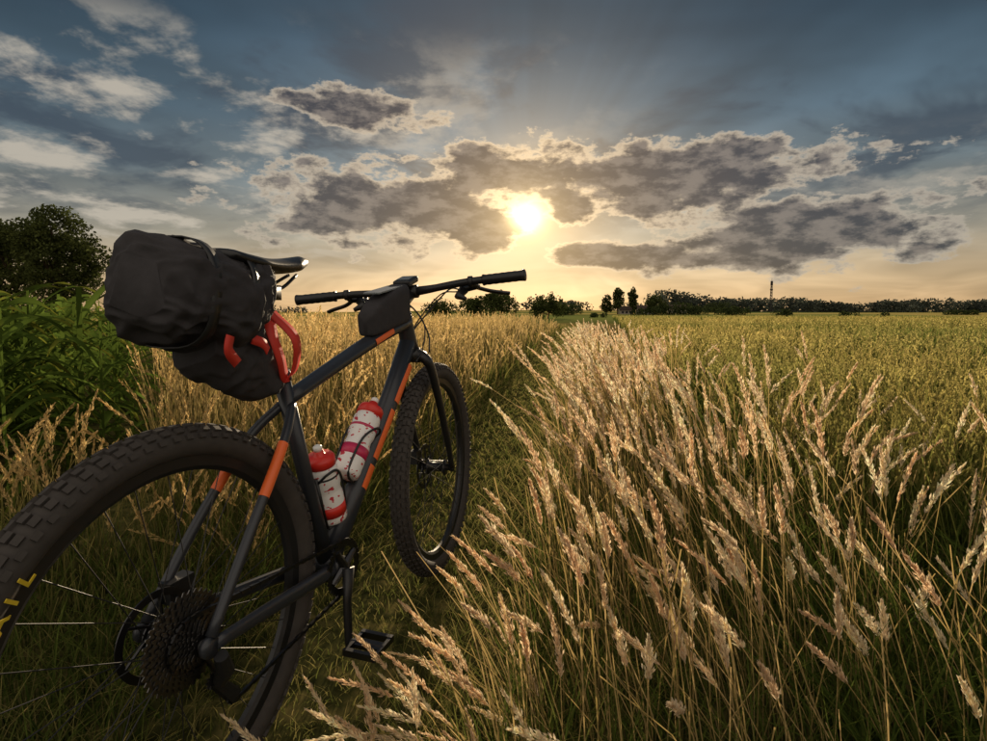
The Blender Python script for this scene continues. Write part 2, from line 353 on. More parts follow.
# ------------------------------------------------ vegetation tools
class Bulk:
    def __init__(s): s.V=[];s.Q=[];s.C=[];s.n=0
    def add(s,v,q,c):
        s.V.append(v.reshape(-1,3)); s.Q.append(q.reshape(-1,4)+s.n); s.C.append(c.reshape(-1,3)); s.n+=len(s.V[-1])
    def build(s,name,m):
        v=np.concatenate(s.V).astype(np.float32); q=np.concatenate(s.Q).astype(np.int32); c=np.concatenate(s.C).astype(np.float32)
        me=bpy.data.meshes.new(name); me.vertices.add(len(v)); me.vertices.foreach_set('co',v.ravel())
        me.loops.add(q.size); me.loops.foreach_set('vertex_index',q.ravel())
        me.polygons.add(len(q)); me.polygons.foreach_set('loop_start',np.arange(0,q.size,4,dtype=np.int32))
        me.update(calc_edges=True)
        a=me.color_attributes.new('Col','FLOAT_COLOR','POINT'); a.data.foreach_set('color',np.concatenate([c,np.ones((len(c),1),np.float32)],1).ravel())
        me.materials.append(m); o=bpy.data.objects.new(name,me); S.collection.objects.link(o); return o
def vegmat(name,tr):
    m=bpy.data.materials.new(name); m.use_nodes=True; nt=m.node_tree; nt.nodes.clear()
    at=nt.nodes.new('ShaderNodeAttribute'); at.attribute_name='Col'
    d=nt.nodes.new('ShaderNodeBsdfDiffuse'); t=nt.nodes.new('ShaderNodeBsdfTranslucent'); mx=nt.nodes.new('ShaderNodeMixShader'); mx.inputs[0].default_value=tr
    ou=nt.nodes.new('ShaderNodeOutputMaterial')
    for x in(d,t): nt.links.new(at.outputs['Color'],x.inputs['Color'])
    nt.links.new(d.outputs[0],mx.inputs[1]); nt.links.new(t.outputs[0],mx.inputs[2]); nt.links.new(mx.outputs[0],ou.inputs[0]); return m
def U(a,b,n): return rng.uniform(a,b,n)
def stalk_line(base,h,ldir,lean,t):
    N=len(base); d=np.stack([np.cos(ldir),np.sin(ldir),np.zeros(N)],1)
    tt=t[None,:,None]; up=np.array([0,0,1.])
    return base[:,None,:]+up*(h[:,None,None]*(tt-.28*lean[:,None,None]*tt**2.5))+d[:,None,:]*(h*lean)[:,None,None]*tt**1.9
def blades(B,base,h,ldir,lean,w,c0,c1,seg=4,tip=.08,stem=False):
    N=len(base); t=np.linspace(0,1,seg+1); P=stalk_line(base,h,ldir,lean,t)
    a=U(-.9,.9,N); wd=np.stack([np.cos(a),np.sin(a),np.zeros(N)],1)
    prof=(np.ones_like(t) if stem else np.clip((1-t**2.2),tip,1)*np.clip(.5+2*t,0,1))
    off=wd[:,None,:]*(w[:,None]*prof[None,:])[:,:,None]*.5
    V=np.stack([P-off,P+off],2)
    i=np.arange(N)[:,None]*(seg+1)*2+np.arange(seg)[None,:]*2
    Q=np.stack([i,i+1,i+3,i+2],-1)
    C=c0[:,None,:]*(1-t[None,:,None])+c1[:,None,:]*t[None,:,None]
    C=np.repeat(C[:,:,None,:],2,2)
    B.add(V,Q,C)
def heads(B,base,h,ldir,lean,L,R,K,col,ln=.011,wd=.0026):
    N=len(base); tip=stalk_line(base,h,ldir,lean,np.array([.96,1.0])); ax_=tip[:,1]-tip[:,0]; ax_/=np.linalg.norm(ax_,axis=1,keepdims=True)
    P0=tip[:,1]
    d=np.stack([np.cos(ldir),np.sin(ldir),np.zeros(N)],1)
    t=np.linspace(0,1,K)[None,:]+U(-.02,.02,(N,K)); t=np.clip(t,0,1)
    cen=P0[:,None,:]+(ax_[:,None,:]*t[:,:,None]+(d*.12-np.array([0,0,.05]))[:,None,:]*(t**2)[:,:,None])*L[:,None,None]
    e1=np.cross(ax_,np.array([.3,.2,.9])); e1/=np.linalg.norm(e1,axis=1,keepdims=True); e2=np.cross(ax_,e1)
    ph=U(0,2*math.pi,(N,K)); prof=np.clip(np.sin(math.pi*(.06+.94*t)**.75),0,1)**.7
    lob=.75+.5*np.sin(t*23+U(0,6,(N,1)))*.5
    rr=R[:,None]*prof*lob*U(.15,1,(N,K))
    out=e1[:,None,:]*np.cos(ph)[:,:,None]+e2[:,None,:]*np.sin(ph)[:,:,None]
    c=cen+out*rr[:,:,None]
    dr=ax_[:,None,:]+out*U(.1,.5,(N,K))[:,:,None]+rng.normal(0,.12,(N,K,3)); dr/=np.linalg.norm(dr,axis=2,keepdims=True)
    s=np.cross(dr,rng.normal(0,1,(N,K,3))); s/=np.linalg.norm(s,axis=2,keepdims=True)
    l=(ln*U(.7,1.3,(N,K)))[:,:,None]; w=(wd*U(.7,1.3,(N,K)))[:,:,None]
    V=np.stack([c-dr*l*.5,c+s*w*.5,c+dr*l*.5,c-s*w*.5],2)
    Q=np.arange(N*K*4).reshape(-1,4)
    C=col[:,None,None,:]*U(.7,1.2,(N,K))[:,:,None,None]*np.ones((1,1,4,1))
    B.add(V,Q,np.clip(C,0,.95))
def mixc(a,b,N,j=.15):
    f=U(0,1,N)[:,None]; return (np.array(a)*(1-f)+np.array(b)*f)*U(1-j,1+j,N)[:,None]
def pc(Y): return -.60+.15*Y
def P3(x,y,z=0): return np.stack([x,y,np.full_like(x,z)],1)
def logr(a,b,N,pw=1.0): return a*(b/a)**(U(0,1,N)**pw)
bdx,bdy=math.cos(HD),math.sin(HD)
def bikeside(x,y): return -(x-BX)*bdy+(y-BY)*bdx
straw0=(.08,.075,.022); straw1=(.46,.33,.115); grn0=(.018,.033,.007); grn1=(.078,.115,.022); cream=(.93,.79,.56); pink=(.90,.66,.42); tan=(.56,.40,.18)
M_grass=vegmat('grass_blade',.5); M_seed=vegmat('seed_head',.62)
B=Bulk(); Hd=Bulk()
def bank(N,y0,y1,xw,hmin,hmax,K,o=.50):
    y=logr(y0,y1,N); x=pc(y)+o+.012*y+np.abs(rng.normal(0,.5,N)+.3)*xw
    k=np.hypot(x,y)>.70; x=x[k];y=y[k];N=len(x)
    dist=np.hypot(x,y)
    h=U(hmin,hmax,N)*np.clip(.62+.19*dist,0,1)
    ld=math.pi+rng.normal(0,.7,N)-.3; right=x>.7+.15*y; ld=np.where(right&(U(0,1,N)<.65),rng.normal(0,.8,N),ld)
    lean=np.clip(np.abs(rng.normal(.20,.16,N)),.03,.8)
    base=P3(x,y); w=np.maximum(.0022,.0011*dist)
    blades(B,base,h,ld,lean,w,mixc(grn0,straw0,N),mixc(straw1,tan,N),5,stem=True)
    L=U(.08,.15,N)*np.clip(dist/1.6,.8,1.1); R=U(.0065,.012,N)
    for lo,hi,KK,s in((0,1.5,K,1),(1.5,3.2,int(K*.5),1.5),(3.2,6,int(K*.22),2.6),(6,60,int(K*.1),5)):
        q=(dist>=lo)&(dist<hi)
        if q.sum(): heads(Hd,base[q],h[q],ld[q],lean[q],L[q],R[q]*(1+.1*s),KK,mixc(cream,pink,q.sum(),.12),.013*s**.6,.003*s)
bank(320,.8,4,1.1,.40,.72,200)
bank(170,.8,3,1.5,.26,.55,200,.85)
bank(330,2.5,14,.8,.46,.72,190)
N=5000; y=logr(.7,14,N); x=pc(y)+.42+.02*y+np.abs(rng.normal(0,.7,N)+.3); k=np.hypot(x,y)>.5; x=x[k];y=y[k];N=len(x); dist=np.hypot(x,y)
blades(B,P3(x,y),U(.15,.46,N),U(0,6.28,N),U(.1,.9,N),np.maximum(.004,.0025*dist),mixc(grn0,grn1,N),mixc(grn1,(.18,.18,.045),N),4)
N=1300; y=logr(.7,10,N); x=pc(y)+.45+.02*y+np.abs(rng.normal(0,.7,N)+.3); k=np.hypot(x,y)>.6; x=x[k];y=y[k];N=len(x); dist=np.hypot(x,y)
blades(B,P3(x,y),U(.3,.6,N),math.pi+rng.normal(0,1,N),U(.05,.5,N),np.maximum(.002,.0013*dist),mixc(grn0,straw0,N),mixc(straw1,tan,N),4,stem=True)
N=130; y=U(.70,1.15,N); x=U(-.46,.15,N); ld=math.pi+rng.normal(0,.6,N); base=P3(x,y); h=U(.14,.34,N); lean=U(.2,.8,N)
k=(y<.90+.9*(x+.2))&(bikeside(x,y)<-.15); base=base[k];h=h[k];lean=lean[k];ld=ld[k];N=len(h)
blades(B,base,h,ld,lean,np.full(N,.002),mixc(grn1,straw0,N),mixc(straw1,tan,N),5,stem=True)
heads(Hd,base,h,ld,lean,U(.07,.11,N),U(.006,.010,N),180,mixc(cream,pink,N,.12))
N=6000; y=logr(.9,7,N); x=pc(y)+1.1+U(0,1,N)**1.3*(1.0+1.1*y); dist=np.hypot(x,y)
blades(B,P3(x,y),U(.15,.46,N),U(0,6.28,N),U(.2,1,N),np.maximum(.008,.0035*dist),mixc(grn0,grn1,N),mixc(grn1,(.10,.13,.028),N),4)
B.build('tall_grass',M_grass); Hd.build('grass_seed_heads',M_seed)
# --- wheat field
B=Bulk(); Hd=Bulk()
N=21000; r_=logr(2.2,120,N,.85); th=U(-.02,.92,N); x=r_*np.sin(th);y=r_*np.cos(th); k=x>pc(y)+1.35+.05*y; x=x[k];y=y[k];r_=r_[k];N=len(x)
h=U(.38,.52,N); h=np.where(r_<5,h*U(.8,1.15,N),h); ld=U(0,6.28,N); lean=U(.02,.4,N); w=np.maximum(.003,.0017*r_)
pat=np.array([mn.noise(Vector((a*.12,b_*.06,0)))+.7*mn.noise(Vector((a*.6,b_*.35,3))) for a,b_ in zip(x,y)])[:,None]*.9+.5; gf=np.clip((r_[:,None]-3)/16,0,1)
gc=np.clip(pat*.65+gf*.35-.05,0,1)
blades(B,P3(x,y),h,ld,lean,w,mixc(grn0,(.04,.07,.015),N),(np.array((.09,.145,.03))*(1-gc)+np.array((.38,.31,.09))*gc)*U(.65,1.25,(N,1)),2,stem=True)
for lo,hi,KK,s in((0,4,30,1.8),(4,9,9,3.6),(9,25,5,8),(25,130,3,20)):
    q=(r_>=lo)&(r_<hi); n=q.sum(); c=(np.array((.20,.23,.065))*(1-gc[q])+np.array((.60,.46,.16))*gc[q])*U(.6,1.3,(n,1))
    heads(Hd,P3(x,y)[q],h[q],ld[q],lean[q],np.full(n,.075)*(1+.05*s),np.full(n,.004*s**.5),KK,c,.012*s**.5,.003*s)
B.build('wheat_field',M_grass); Hd.build('wheat_ears',M_seed)
# --- left verge
B=Bulk(); Hd=Bulk()
def lim(x,y): return (x>-.57*y-.1)|(y<2.0)
N=6000; y=logr(1.2,30,N); x=pc(y)-.42-U(0,1,N)**1.1*(1.2+.45*y); k=lim(x,y)&((bikeside(x,y)>.13)|(y>2.4)); x=x[k];y=y[k];N=len(x); dist=np.hypot(x,y)
edge=np.clip((pc(y)-.42-x)/.6,0,1)
h=U(.62,.90,N)*(.45+.55*edge)*np.clip((y-.5)/2.3,.3,1)
ld=U(0,6.28,N); lean=np.abs(rng.normal(.18,.14,N)); w=np.maximum(.0022,.0013*dist)
nf=np.clip((y-1.2)/1.6,0,1)[:,None]
blades(B,P3(x,y),h,ld,lean,w,mixc(grn0,straw0,N),mixc(grn1,(.22,.20,.06),N)*(1-nf)+mixc(straw1,tan,N)*nf,4,stem=True)
for lo,hi,KK,s in((0,3,60,1.7),(3,6,22,3),(6,40,9,6)):
    q=(dist>=lo)&(dist<hi)&(U(0,1,N)<.5)&(y>1.7); n=q.sum()
    heads(Hd,P3(x,y)[q],h[q],ld[q],lean[q],U(.08,.15,n),U(.006,.012,n)*(1+.1*s),KK,mixc((.82,.60,.28),(.58,.42,.17),n,.2),.012*s**.6,.0027*s)
N=13000; y=logr(.7,30,N); x=pc(y)-.32-U(0,1,N)**1.1*(1.3+.5*y); k=lim(x,y)&((bikeside(x,y)>.10)|(y>2.4)); x=x[k];y=y[k];N=len(x); dist=np.hypot(x,y)
nf=np.clip((y-1.5)/2.5,0,1)[:,None]
blades(B,P3(x,y),U(.12,.5,N)*np.clip(y/2,.5,1),U(0,6.28,N),U(.1,.9,N),np.maximum(.005,.0028*dist),mixc(grn0,grn1,N),mixc(grn1,(.16,.17,.045),N)*(1-nf)+mixc(grn1,straw1,N)*nf,4)
N=21000; y=logr(.6,40,N); x=pc(y)+rng.normal(0,.42,N); k=np.hypot(x,y)>.4; x=x[k];y=y[k];N=len(x); dist=np.hypot(x,y)
e=np.clip(np.abs(x-pc(y))/.4,.25,1.2)
blades(B,P3(x,y),U(.05,.22,N)*e,U(0,6.28,N),U(.3,1.2,N),np.maximum(.003,.0022*dist),mixc(grn0,grn1,N),mixc((.15,.17,.04),(.48,.37,.14),N),3)
B.build('verge_grass',M_grass); Hd.build('verge_seed_heads',M_seed)
# --- corn
B=Bulk()
def corn(x,y,Ht):
    g=np.array([.088,.135,.024])*random.uniform(.55,1.2)
    P=np.array([[x,y,0]]); blades(B,P,np.array([Ht]),np.array([0.]),np.array([.03]),np.array([.025]),g[None]*.8,g[None],3,stem=True)
    nl=10
    for i in range(nl):
        z=Ht*(.15+.72*i/nl); a=(i%2)*math.pi+random.uniform(-.7,.7)+x; L=random.uniform(.42,.7)*(1-.2*i/nl); W=random.uniform(.038,.062)
        d=np.array([math.cos(a),math.sin(a),0]); s=np.array([-d[1],d[0],0]); n=11; t=np.linspace(0,1,n)
        rise=random.uniform(.45,.9)+.35*i/nl; fall=random.uniform(.8,1.5)*(1-.3*i/nl)
        c=np.array([x,y,z])+d*(L*(t*.85))[:,None]+np.array([0,0,1])*(L*(rise*t-fall*t**2.3))[:,None]
        w=W*np.clip(np.sin(math.pi*(.12+.88*t)**.8),.04,1)/2; tw=random.uniform(-1,1)
        wav=np.sin(t*random.uniform(9,14)+random.uniform(0,6))*.008*t
        sv=s[None]*np.cos(tw*t)[:,None]+np.array([0,0,1.])*np.sin(tw*t)[:,None]
        up=np.array([0,0,1.])
        V=np.stack([c-sv*w[:,None]+up*(w*.45+wav)[:,None],c,c+sv*w[:,None]+up*(w*.45-wav)[:,None]],1)
        ii=np.arange(n-1)*3; Q=np.concatenate([np.stack([ii,ii+1,ii+4,ii+3],1),np.stack([ii+1,ii+2,ii+5,ii+4],1)])
        col=g*random.uniform(.5,1.7); C=np.ones((n,3,1))*col; C[:,1]*=1.35; C[-3:]*=np.array([1.6,1.15,1])
        B.add(V,Q,np.clip(C,0,.8))
for i in range(170):
    y=2.5*(18/2.5)**random.random(); x=-.61*y-.12-random.random()*(.9+.35*y)
    corn(x,y,random.uniform(.84,1.06)+.012*y)
B.build('corn_plants',vegmat('corn_leaf',.5))
# ------------------------------------------------ trees
def leaves(B,blobs,N,size,c0,c1,thr=.02,ns=1.0):
    vol=np.array([b[3]*b[4]*b[5] for b in blobs])**.67; pr=vol/vol.sum(); idx=rng.choice(len(blobs),N,p=pr); b=np.array(blobs)[idx]
    d=rng.normal(0,1,(N,3)); d/=np.linalg.norm(d,axis=1,keepdims=True); r=U(.35,1.08,N)**.6
    c=b[:,:3]+d*b[:,3:6]*r[:,None]
    nz=np.array([mn.noise(Vector(q*ns)) for q in c]); k=nz>-.18+thr; c=c[k]; nz=nz[k]; N=len(c)
    a=rng.normal(0,1,(N,3)); a/=np.linalg.norm(a,axis=1,keepdims=True); s=np.cross(a,rng.normal(0,1,(N,3))); s/=np.linalg.norm(s,axis=1,keepdims=True)
    l=(size*U(.6,1.4,N))[:,None]
    V=np.stack([c-a*l*.6,c+s*l*.35,c+a*l*.6,c-s*l*.35],1)
    C=mixc(c0,c1,N,.2)[:,None,:]*np.ones((1,4,1))*np.clip(.9+nz,.5,1.5)[:,None,None]
    B.add(V,np.arange(N*4).reshape(-1,4),C)
M_leaf=vegmat('leaf',.3)
def limb(B,p0,p1,r0,r1,c=(.06,.045,.03),seg=7):
    p0=np.array(p0,float);p1=np.array(p1,float); d=p1-p0; d/=np.linalg.norm(d); u=np.cross(d,[.3,.9,.1]); u/=np.linalg.norm(u); w=np.cross(d,u)
    a=np.arange(seg)*2*math.pi/seg; ring=np.cos(a)[:,None]*u+np.sin(a)[:,None]*w
    V=np.concatenate([p0+ring*r0,p1+ring*r1]); i=np.arange(seg); Q=np.stack([i,(i+1)%seg,(i+1)%seg+seg,i+seg],1)
    B.add(V,Q,np.ones((2*seg,3))*np.array(c))
def tree(name,x,y,Ht,R,N,size,z0=0):
    B=Bulk(); limb(B,(x,y,z0-.2),(x,y,z0+Ht*.4),.045*Ht*.6,.03*Ht*.6)
    bl=[]
    for i in range(16):
        a=random.uniform(0,6.28); t=random.random(); hh=Ht*(.25+.62*t); rad=R*(1-.55*abs(t-.35))*random.uniform(.4,.8)
        c=(x+math.cos(a)*rad,y+math.sin(a)*rad,z0+hh); bl.append((*c,R*random.uniform(.3,.48),R*random.uniform(.3,.48),R*random.uniform(.28,.42)))
        limb(B,(x,y,z0+Ht*(.15+.25*t)),c,.014*Ht,.004*Ht)
    bl.append((x,y,z0+Ht*.82,R*.5,R*.5,Ht*.17)); bl.append((x,y,z0+Ht*.5,R*.7,R*.7,Ht*.25))
    leaves(B,bl,N,size,(.035,.045,.016),(.085,.10,.03),ns=1.3/R*2)
    B.build(name,M_leaf)
def X(px,Y): return (px-493.5)/571*Y
tree('deciduous_tree',X(66,34),34,7.3,2.7,22000,.15)
tree('deciduous_tree',X(20,36),36,6.8,2.9,20000,.16)
tree('deciduous_tree',X(-24,38),38,6.9,2.9,12000,.17)
tree('deciduous_tree',X(500,85),85,4.2,2.9,5000,.28)
tree('deciduous_tree',X(548,95),95,4.0,3.6,5000,.3)
tree('deciduous_tree',X(475,90),90,3.2,2.6,4000,.3)
tree('deciduous_tree',X(440,100),100,3.0,3.2,3000,.3)
tree('poplar_tree',X(617,190),190,9.4,2.3,3500,.5)
tree('poplar_tree',X(632,192),192,9.6,1.9,3500,.5)
tree('poplar_tree',X(606,194),194,7.2,2.4,2400,.5)
tree('deciduous_tree',X(655,185),185,6.8,3.6,3500,.5)
B=Bulk(); bl=[]
for (px,Y,hh,ww) in((638,165,2.6,2.5),(650,170,3.2,3),(665,172,4.6,3.6),(682,175,4.4,3.8),(700,170,3.4,3.4),(722,160,3.0,4),(740,165,2.8,3.4),(780,130,2.2,2.2),(655,200,5,4),(575,180,4.4,4),(560,170,3.8,4),(690,260,6.5,6),(715,250,6,6),(845,120,1.4,1.6),(592,120,1.2,1.4),(603,122,1.1,1.2),(880,120,1.2,1.4),(960,150,2,4)):
    for j in range(5): bl.append((X(px,Y)+random.uniform(-ww,ww)*.7,Y+random.uniform(-2,2),hh*random.uniform(.3,.55),ww*.5,ww*.5,hh*random.uniform(.35,.5)))
leaves(B,bl,24000,.38,(.025,.036,.014),(.055,.07,.025),ns=.8); B.build('distant_shrubs',M_leaf)
def gh(gx,gy):
    R2=np.hypot(gx,gy)
    return np.clip((R2-130)/350,0,1)**1.3*(2.2+1.6*np.sin(gx*.010+1.2)+.9*np.sin(gy*.011))
B=Bulk(); bl=[]
for i in range(380):
    px=random.uniform(645,1500) if i<330 else random.uniform(-300,650); Y=random.uniform(430,520)
    hh=random.uniform(14,18)*(1 if px>650 else .5)*(.85+.18*math.sin(px*.013)+.12*math.sin(px*.05)); bl.append((X(px,Y),Y,float(gh(X(px,Y),Y))+hh*.40,random.uniform(7,12),7,hh*.55))
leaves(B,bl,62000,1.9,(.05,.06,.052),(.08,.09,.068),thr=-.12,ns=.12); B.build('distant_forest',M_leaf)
B=Bulk(); Y=400; x0=X(769,Y); c=(.05,.05,.05)
for a in range(3):
    an=a*2.094; limb(B,(x0+1.1*math.cos(an),Y+1.1*math.sin(an),0),(x0+.45*math.cos(an),Y+.45*math.sin(an),22),.22,.16,c)
for i in range(11):
    z=2*i; r0=1.1-.65*z/22
    for a in range(3): limb(B,(x0+r0*math.cos(a*2.094),Y+r0*math.sin(a*2.094),z),(x0+(r0-.05)*math.cos((a+1)*2.094),Y+(r0-.05)*math.sin((a+1)*2.094),z+2),.1,.1,c)
limb(B,(x0,Y,20),(x0,Y,23),.8,.8,c); limb(B,(x0,Y,16.6),(x0,Y,17.6),.95,.95,c); limb(B,(x0,Y,23),(x0,Y,25),.12,.08,c)
B.build('radio_tower',M_leaf)
def house(px,Y,w,h):
    x=X(px,Y); e=bpy.data.objects.new('farmhouse',None); S.collection.objects.link(e); e.location=(x,Y,.2)
    def part(n,v,f,col):
        me=bpy.data.meshes.new(n); me.from_pydata(v,[],f); m=bpy.data.materials.new(n); m.use_nodes=True; b_=m.node_tree.nodes['Principled BSDF']; b_.inputs['Base Color'].default_value=(*col,1); b_.inputs['Roughness'].default_value=.9; me.materials.append(m)
        o=bpy.data.objects.new(n,me); S.collection.objects.link(o); o.parent=e
    d=w*.35
    part('walls',[(-w/2,-d,0),(w/2,-d,0),(w/2,d,0),(-w/2,d,0),(-w/2,-d,h),(w/2,-d,h),(w/2,d,h),(-w/2,d,h),(-w/2,0,h*1.7),(w/2,0,h*1.7)],[(0,1,5,4),(1,2,6,9,5),(2,3,7,6),(3,0,4,8,7)],(.42,.39,.34))
    part('roof',[(-w/2-.3,-d-.4,h-.2),(w/2+.3,-d-.4,h-.2),(w/2+.3,0,h*1.72),(-w/2-.3,0,h*1.72),(w/2+.3,d+.4,h-.2),(-w/2-.3,d+.4,h-.2)],[(0,1,2,3),(3,2,4,5)],(.07,.045,.035))
    for i in range(3): part('window_%d'%i,[(-w/2+w*(.2+.3*i)-.4,-d-.02,h*.35),(-w/2+w*(.2+.3*i)+.4,-d-.02,h*.35),(-w/2+w*(.2+.3*i)+.4,-d-.02,h*.75),(-w/2+w*(.2+.3*i)-.4,-d-.02,h*.75)],[(0,1,2,3)],(.03,.03,.04))
house(644,190,5,1.9); house(625,196,4.5,1.8); house(676,215,6,2.2)
# ------------------------------------------------ ground
B=Bulk(); rs=np.concatenate([np.linspace(0,3,30)[1:],np.geomspace(3.2,3000,110)]); th=np.linspace(0,2*math.pi,181)
R2,T2=np.meshgrid(rs,th,indexing='ij'); gx=R2*np.sin(T2); gy=R2*np.cos(T2)
gz=np.where(R2<30,.02*np.sin(gx*3.1)*np.cos(gy*2.3),0)+gh(gx,gy)-.01
V=np.stack([gx,gy,gz],-1); nr,nt_=V.shape[:2]; ii=(np.arange(nr-1)[:,None]*nt_+np.arange(nt_-1)[None]); Q=np.stack([ii,ii+nt_,ii+nt_+1,ii+1],-1)
B.add(V,Q,np.ones_like(V)*.1)
mg=bpy.data.materials.new('field_ground'); mg.use_nodes=True; nt=mg.node_tree; bs=nt.nodes['Principled BSDF']; bs.inputs['Roughness'].default_value=.95; bs.inputs['Specular IOR Level'].default_value=0
ge=nt.nodes.new('ShaderNodeNewGeometry')
def noi(sc,det,vec): 
    n=nt.nodes.new('ShaderNodeTexNoise'); n.inputs['Scale'].default_value=sc; n.inputs['Detail'].default_value=det; nt.links.new(vec,n.inputs['Vector']); return n.outputs['Fac']
def rmp(fac,els,interp='LINEAR'):
    r=nt.nodes.new('ShaderNodeValToRGB'); r.color_ramp.interpolation=interp
    while len(r.color_ramp.elements)<len(els): r.color_ramp.elements.new(.5)
    for e,(p_,c_) in zip(r.color_ramp.elements,els): e.position=p_; e.color=(*c_,1)
    nt.links.new(fac,r.inputs[0]); return r.outputs[0]
near=rmp(noi(14,6,ge.outputs['Position']),[(.3,(.02,.022,.008)),(.5,(.06,.06,.02)),(.7,(.16,.13,.045))])
mp=nt.nodes.new('ShaderNodeMapping'); mp.inputs['Scale'].default_value=(.007,.016,1); nt.links.new(ge.outputs['Position'],mp.inputs[0])
vo=nt.nodes.new('ShaderNodeTexVoronoi'); vo.inputs['Scale'].default_value=1; nt.links.new(mp.outputs[0],vo.inputs['Vector'])
sp_=nt.nodes.new('ShaderNodeSeparateColor'); nt.links.new(vo.outputs['Color'],sp_.inputs[0])
far=rmp(sp_.outputs[0],[(0,(.42,.33,.10)),(.35,(.20,.22,.06)),(.6,(.46,.34,.12)),(.8,(.14,.17,.05))],'CONSTANT')
ln_=nt.nodes.new('ShaderNodeVectorMath'); ln_.operation='LENGTH'; nt.links.new(ge.outputs['Position'],ln_.inputs[0])
mr=nt.nodes.new('ShaderNodeMapRange'); mr.inputs[1].default_value=25; mr.inputs[2].default_value=90; nt.links.new(ln_.outputs['Value'],mr.inputs[0])
mx=nt.nodes.new('ShaderNodeMix'); mx.data_type='RGBA'; nt.links.new(mr.outputs[0],mx.inputs[0]); nt.links.new(near,mx.inputs[6]); nt.links.new(far,mx.inputs[7]); nt.links.new(mx.outputs[2],bs.inputs['Base Color'])
B.build('ground',mg)
# ------------------------------------------------ world
w=bpy.data.worlds.new('World'); S.world=w; w.use_nodes=True; nt=w.node_tree; nt.nodes.clear()
def sock(x,i):
    if isinstance(x,(int,float)): i.default_value=x
    else: nt.links.new(x,i)
def m_(op,a,b=None,c=None,cl=False):
    n=nt.nodes.new('ShaderNodeMath'); n.operation=op; n.use_clamp=cl; sock(a,n.inputs[0])
    if b is not None: sock(b,n.inputs[1])
    if c is not None: sock(c,n.inputs[2])
    return n.outputs[0]
def mixs(f,a,b,bt='MIX'):
    n=nt.nodes.new('ShaderNodeMix'); n.data_type='RGBA'; n.blend_type=bt; n.clamp_factor=True; sock(f,n.inputs[0])
    for x,i in((a,6),(b,7)):
        if isinstance(x,tuple): n.inputs[i].default_value=(*x,1)
        else: nt.links.new(x,n.inputs[i])
    return n.outputs[2]
def sm(x,a,b):
    n=nt.nodes.new('ShaderNodeMapRange'); n.interpolation_type='SMOOTHSTEP'; sock(x,n.inputs[0]); n.inputs[1].default_value=a; n.inputs[2].default_value=b; return n.outputs[0]
def cmb(x,y,z=0.0):
    n=nt.nodes.new('ShaderNodeCombineXYZ'); sock(x,n.inputs[0]); sock(y,n.inputs[1]); sock(z,n.inputs[2]); return n.outputs[0]
def ns(vec,sc,det=6,ro=.55,di=0):
    n=nt.nodes.new('ShaderNodeTexNoise'); n.noise_dimensions='2D'; n.inputs['Scale'].default_value=sc; n.inputs['Detail'].default_value=det; n.inputs['Roughness'].default_value=ro; n.inputs['Distortion'].default_value=di; nt.links.new(vec,n.inputs['Vector']); return n.outputs['Fac']
def expf(x): return m_('EXPONENT',x)
tc=nt.nodes.new('ShaderNodeTexCoord'); sx=nt.nodes.new('ShaderNodeSeparateXYZ'); nt.links.new(tc.outputs['Generated'],sx.inputs[0])
x_,y_,z_=sx.outputs
el=m_('MULTIPLY',m_('ARCSINE',z_),57.3); az=m_('MULTIPLY',m_('ARCTAN2',x_,y_),57.3)
SAZ,SEL=3.2,9.25
u=m_('SUBTRACT',az,SAZ); v=m_('SUBTRACT',el,SEL)
r=m_('SQRT',m_('ADD',m_('MULTIPLY',u,u),m_('MULTIPLY',m_('MULTIPLY',v,v),1.3)))
elp=m_('MAXIMUM',el,0.0)
def ramp(fac,els):
    n=nt.nodes.new('ShaderNodeValToRGB')
    while len(n.color_ramp.elements)<len(els): n.color_ramp.elements.new(.5)
    for e,(p_,c_) in zip(n.color_ramp.elements,els): e.position=p_; e.color=(*c_,1)
    nt.links.new(fac,n.inputs[0]); return n.outputs[0]
base=ramp(m_('DIVIDE',elp,60),[(0,(.84,.54,.27)),(3/60,(.80,.58,.34)),(7/60,(.48,.44,.35)),(12/60,(.22,.28,.31)),(17/60,(.105,.17,.225)),(24/60,(.046,.09,.135)),(32/60,(.023,.047,.073)),(1,(.12,.15,.19))])
den=m_('ADD',z_,.16); pv=cmb(m_('DIVIDE',x_,den),m_('DIVIDE',y_,den))
n1=ns(pv,1.1,3,.6,.4); n2=ns(pv,2.6,6,.60,.1)
azf=m_('ADD',.52,m_('MULTIPLY',.55,expf(m_('MULTIPLY',m_('MULTIPLY',u,u),-1/950))))
th=m_('ARCTAN2',u,v); ry=ns(cmb(m_('MULTIPLY',th,2.6),0.0),1.6,2,.5)
rayk=m_('ADD',1.0,m_('MULTIPLY',m_('MULTIPLY',m_('SUBTRACT',ry,.5),1.6),m_('MULTIPLY',sm(r,6,16),expf(m_('DIVIDE',r,-30)))))
veil=m_('ADD',.42,m_('MULTIPLY',n1,1.15))
k=m_('MULTIPLY',m_('MULTIPLY',azf,rayk),veil)
col=mixs(1.0,base,cmb(k,k,k),'MULTIPLY')
wl=m_('MULTIPLY',sm(m_('MULTIPLY',az,-1),-2,20),m_('MULTIPLY',sm(el,3,8),m_('SUBTRACT',1.0,sm(el,18,25))))
wr_=m_('MULTIPLY',m_('MULTIPLY',sm(az,12,30),.45),m_('MULTIPLY',sm(el,4,8),m_('SUBTRACT',1.0,sm(el,11,15))))
wc=m_('MULTIPLY',m_('MULTIPLY',sm(m_('MULTIPLY',az,-1),-20,0),.35),m_('MULTIPLY',sm(el,14,17),m_('SUBTRACT',1.0,sm(el,21,26))))
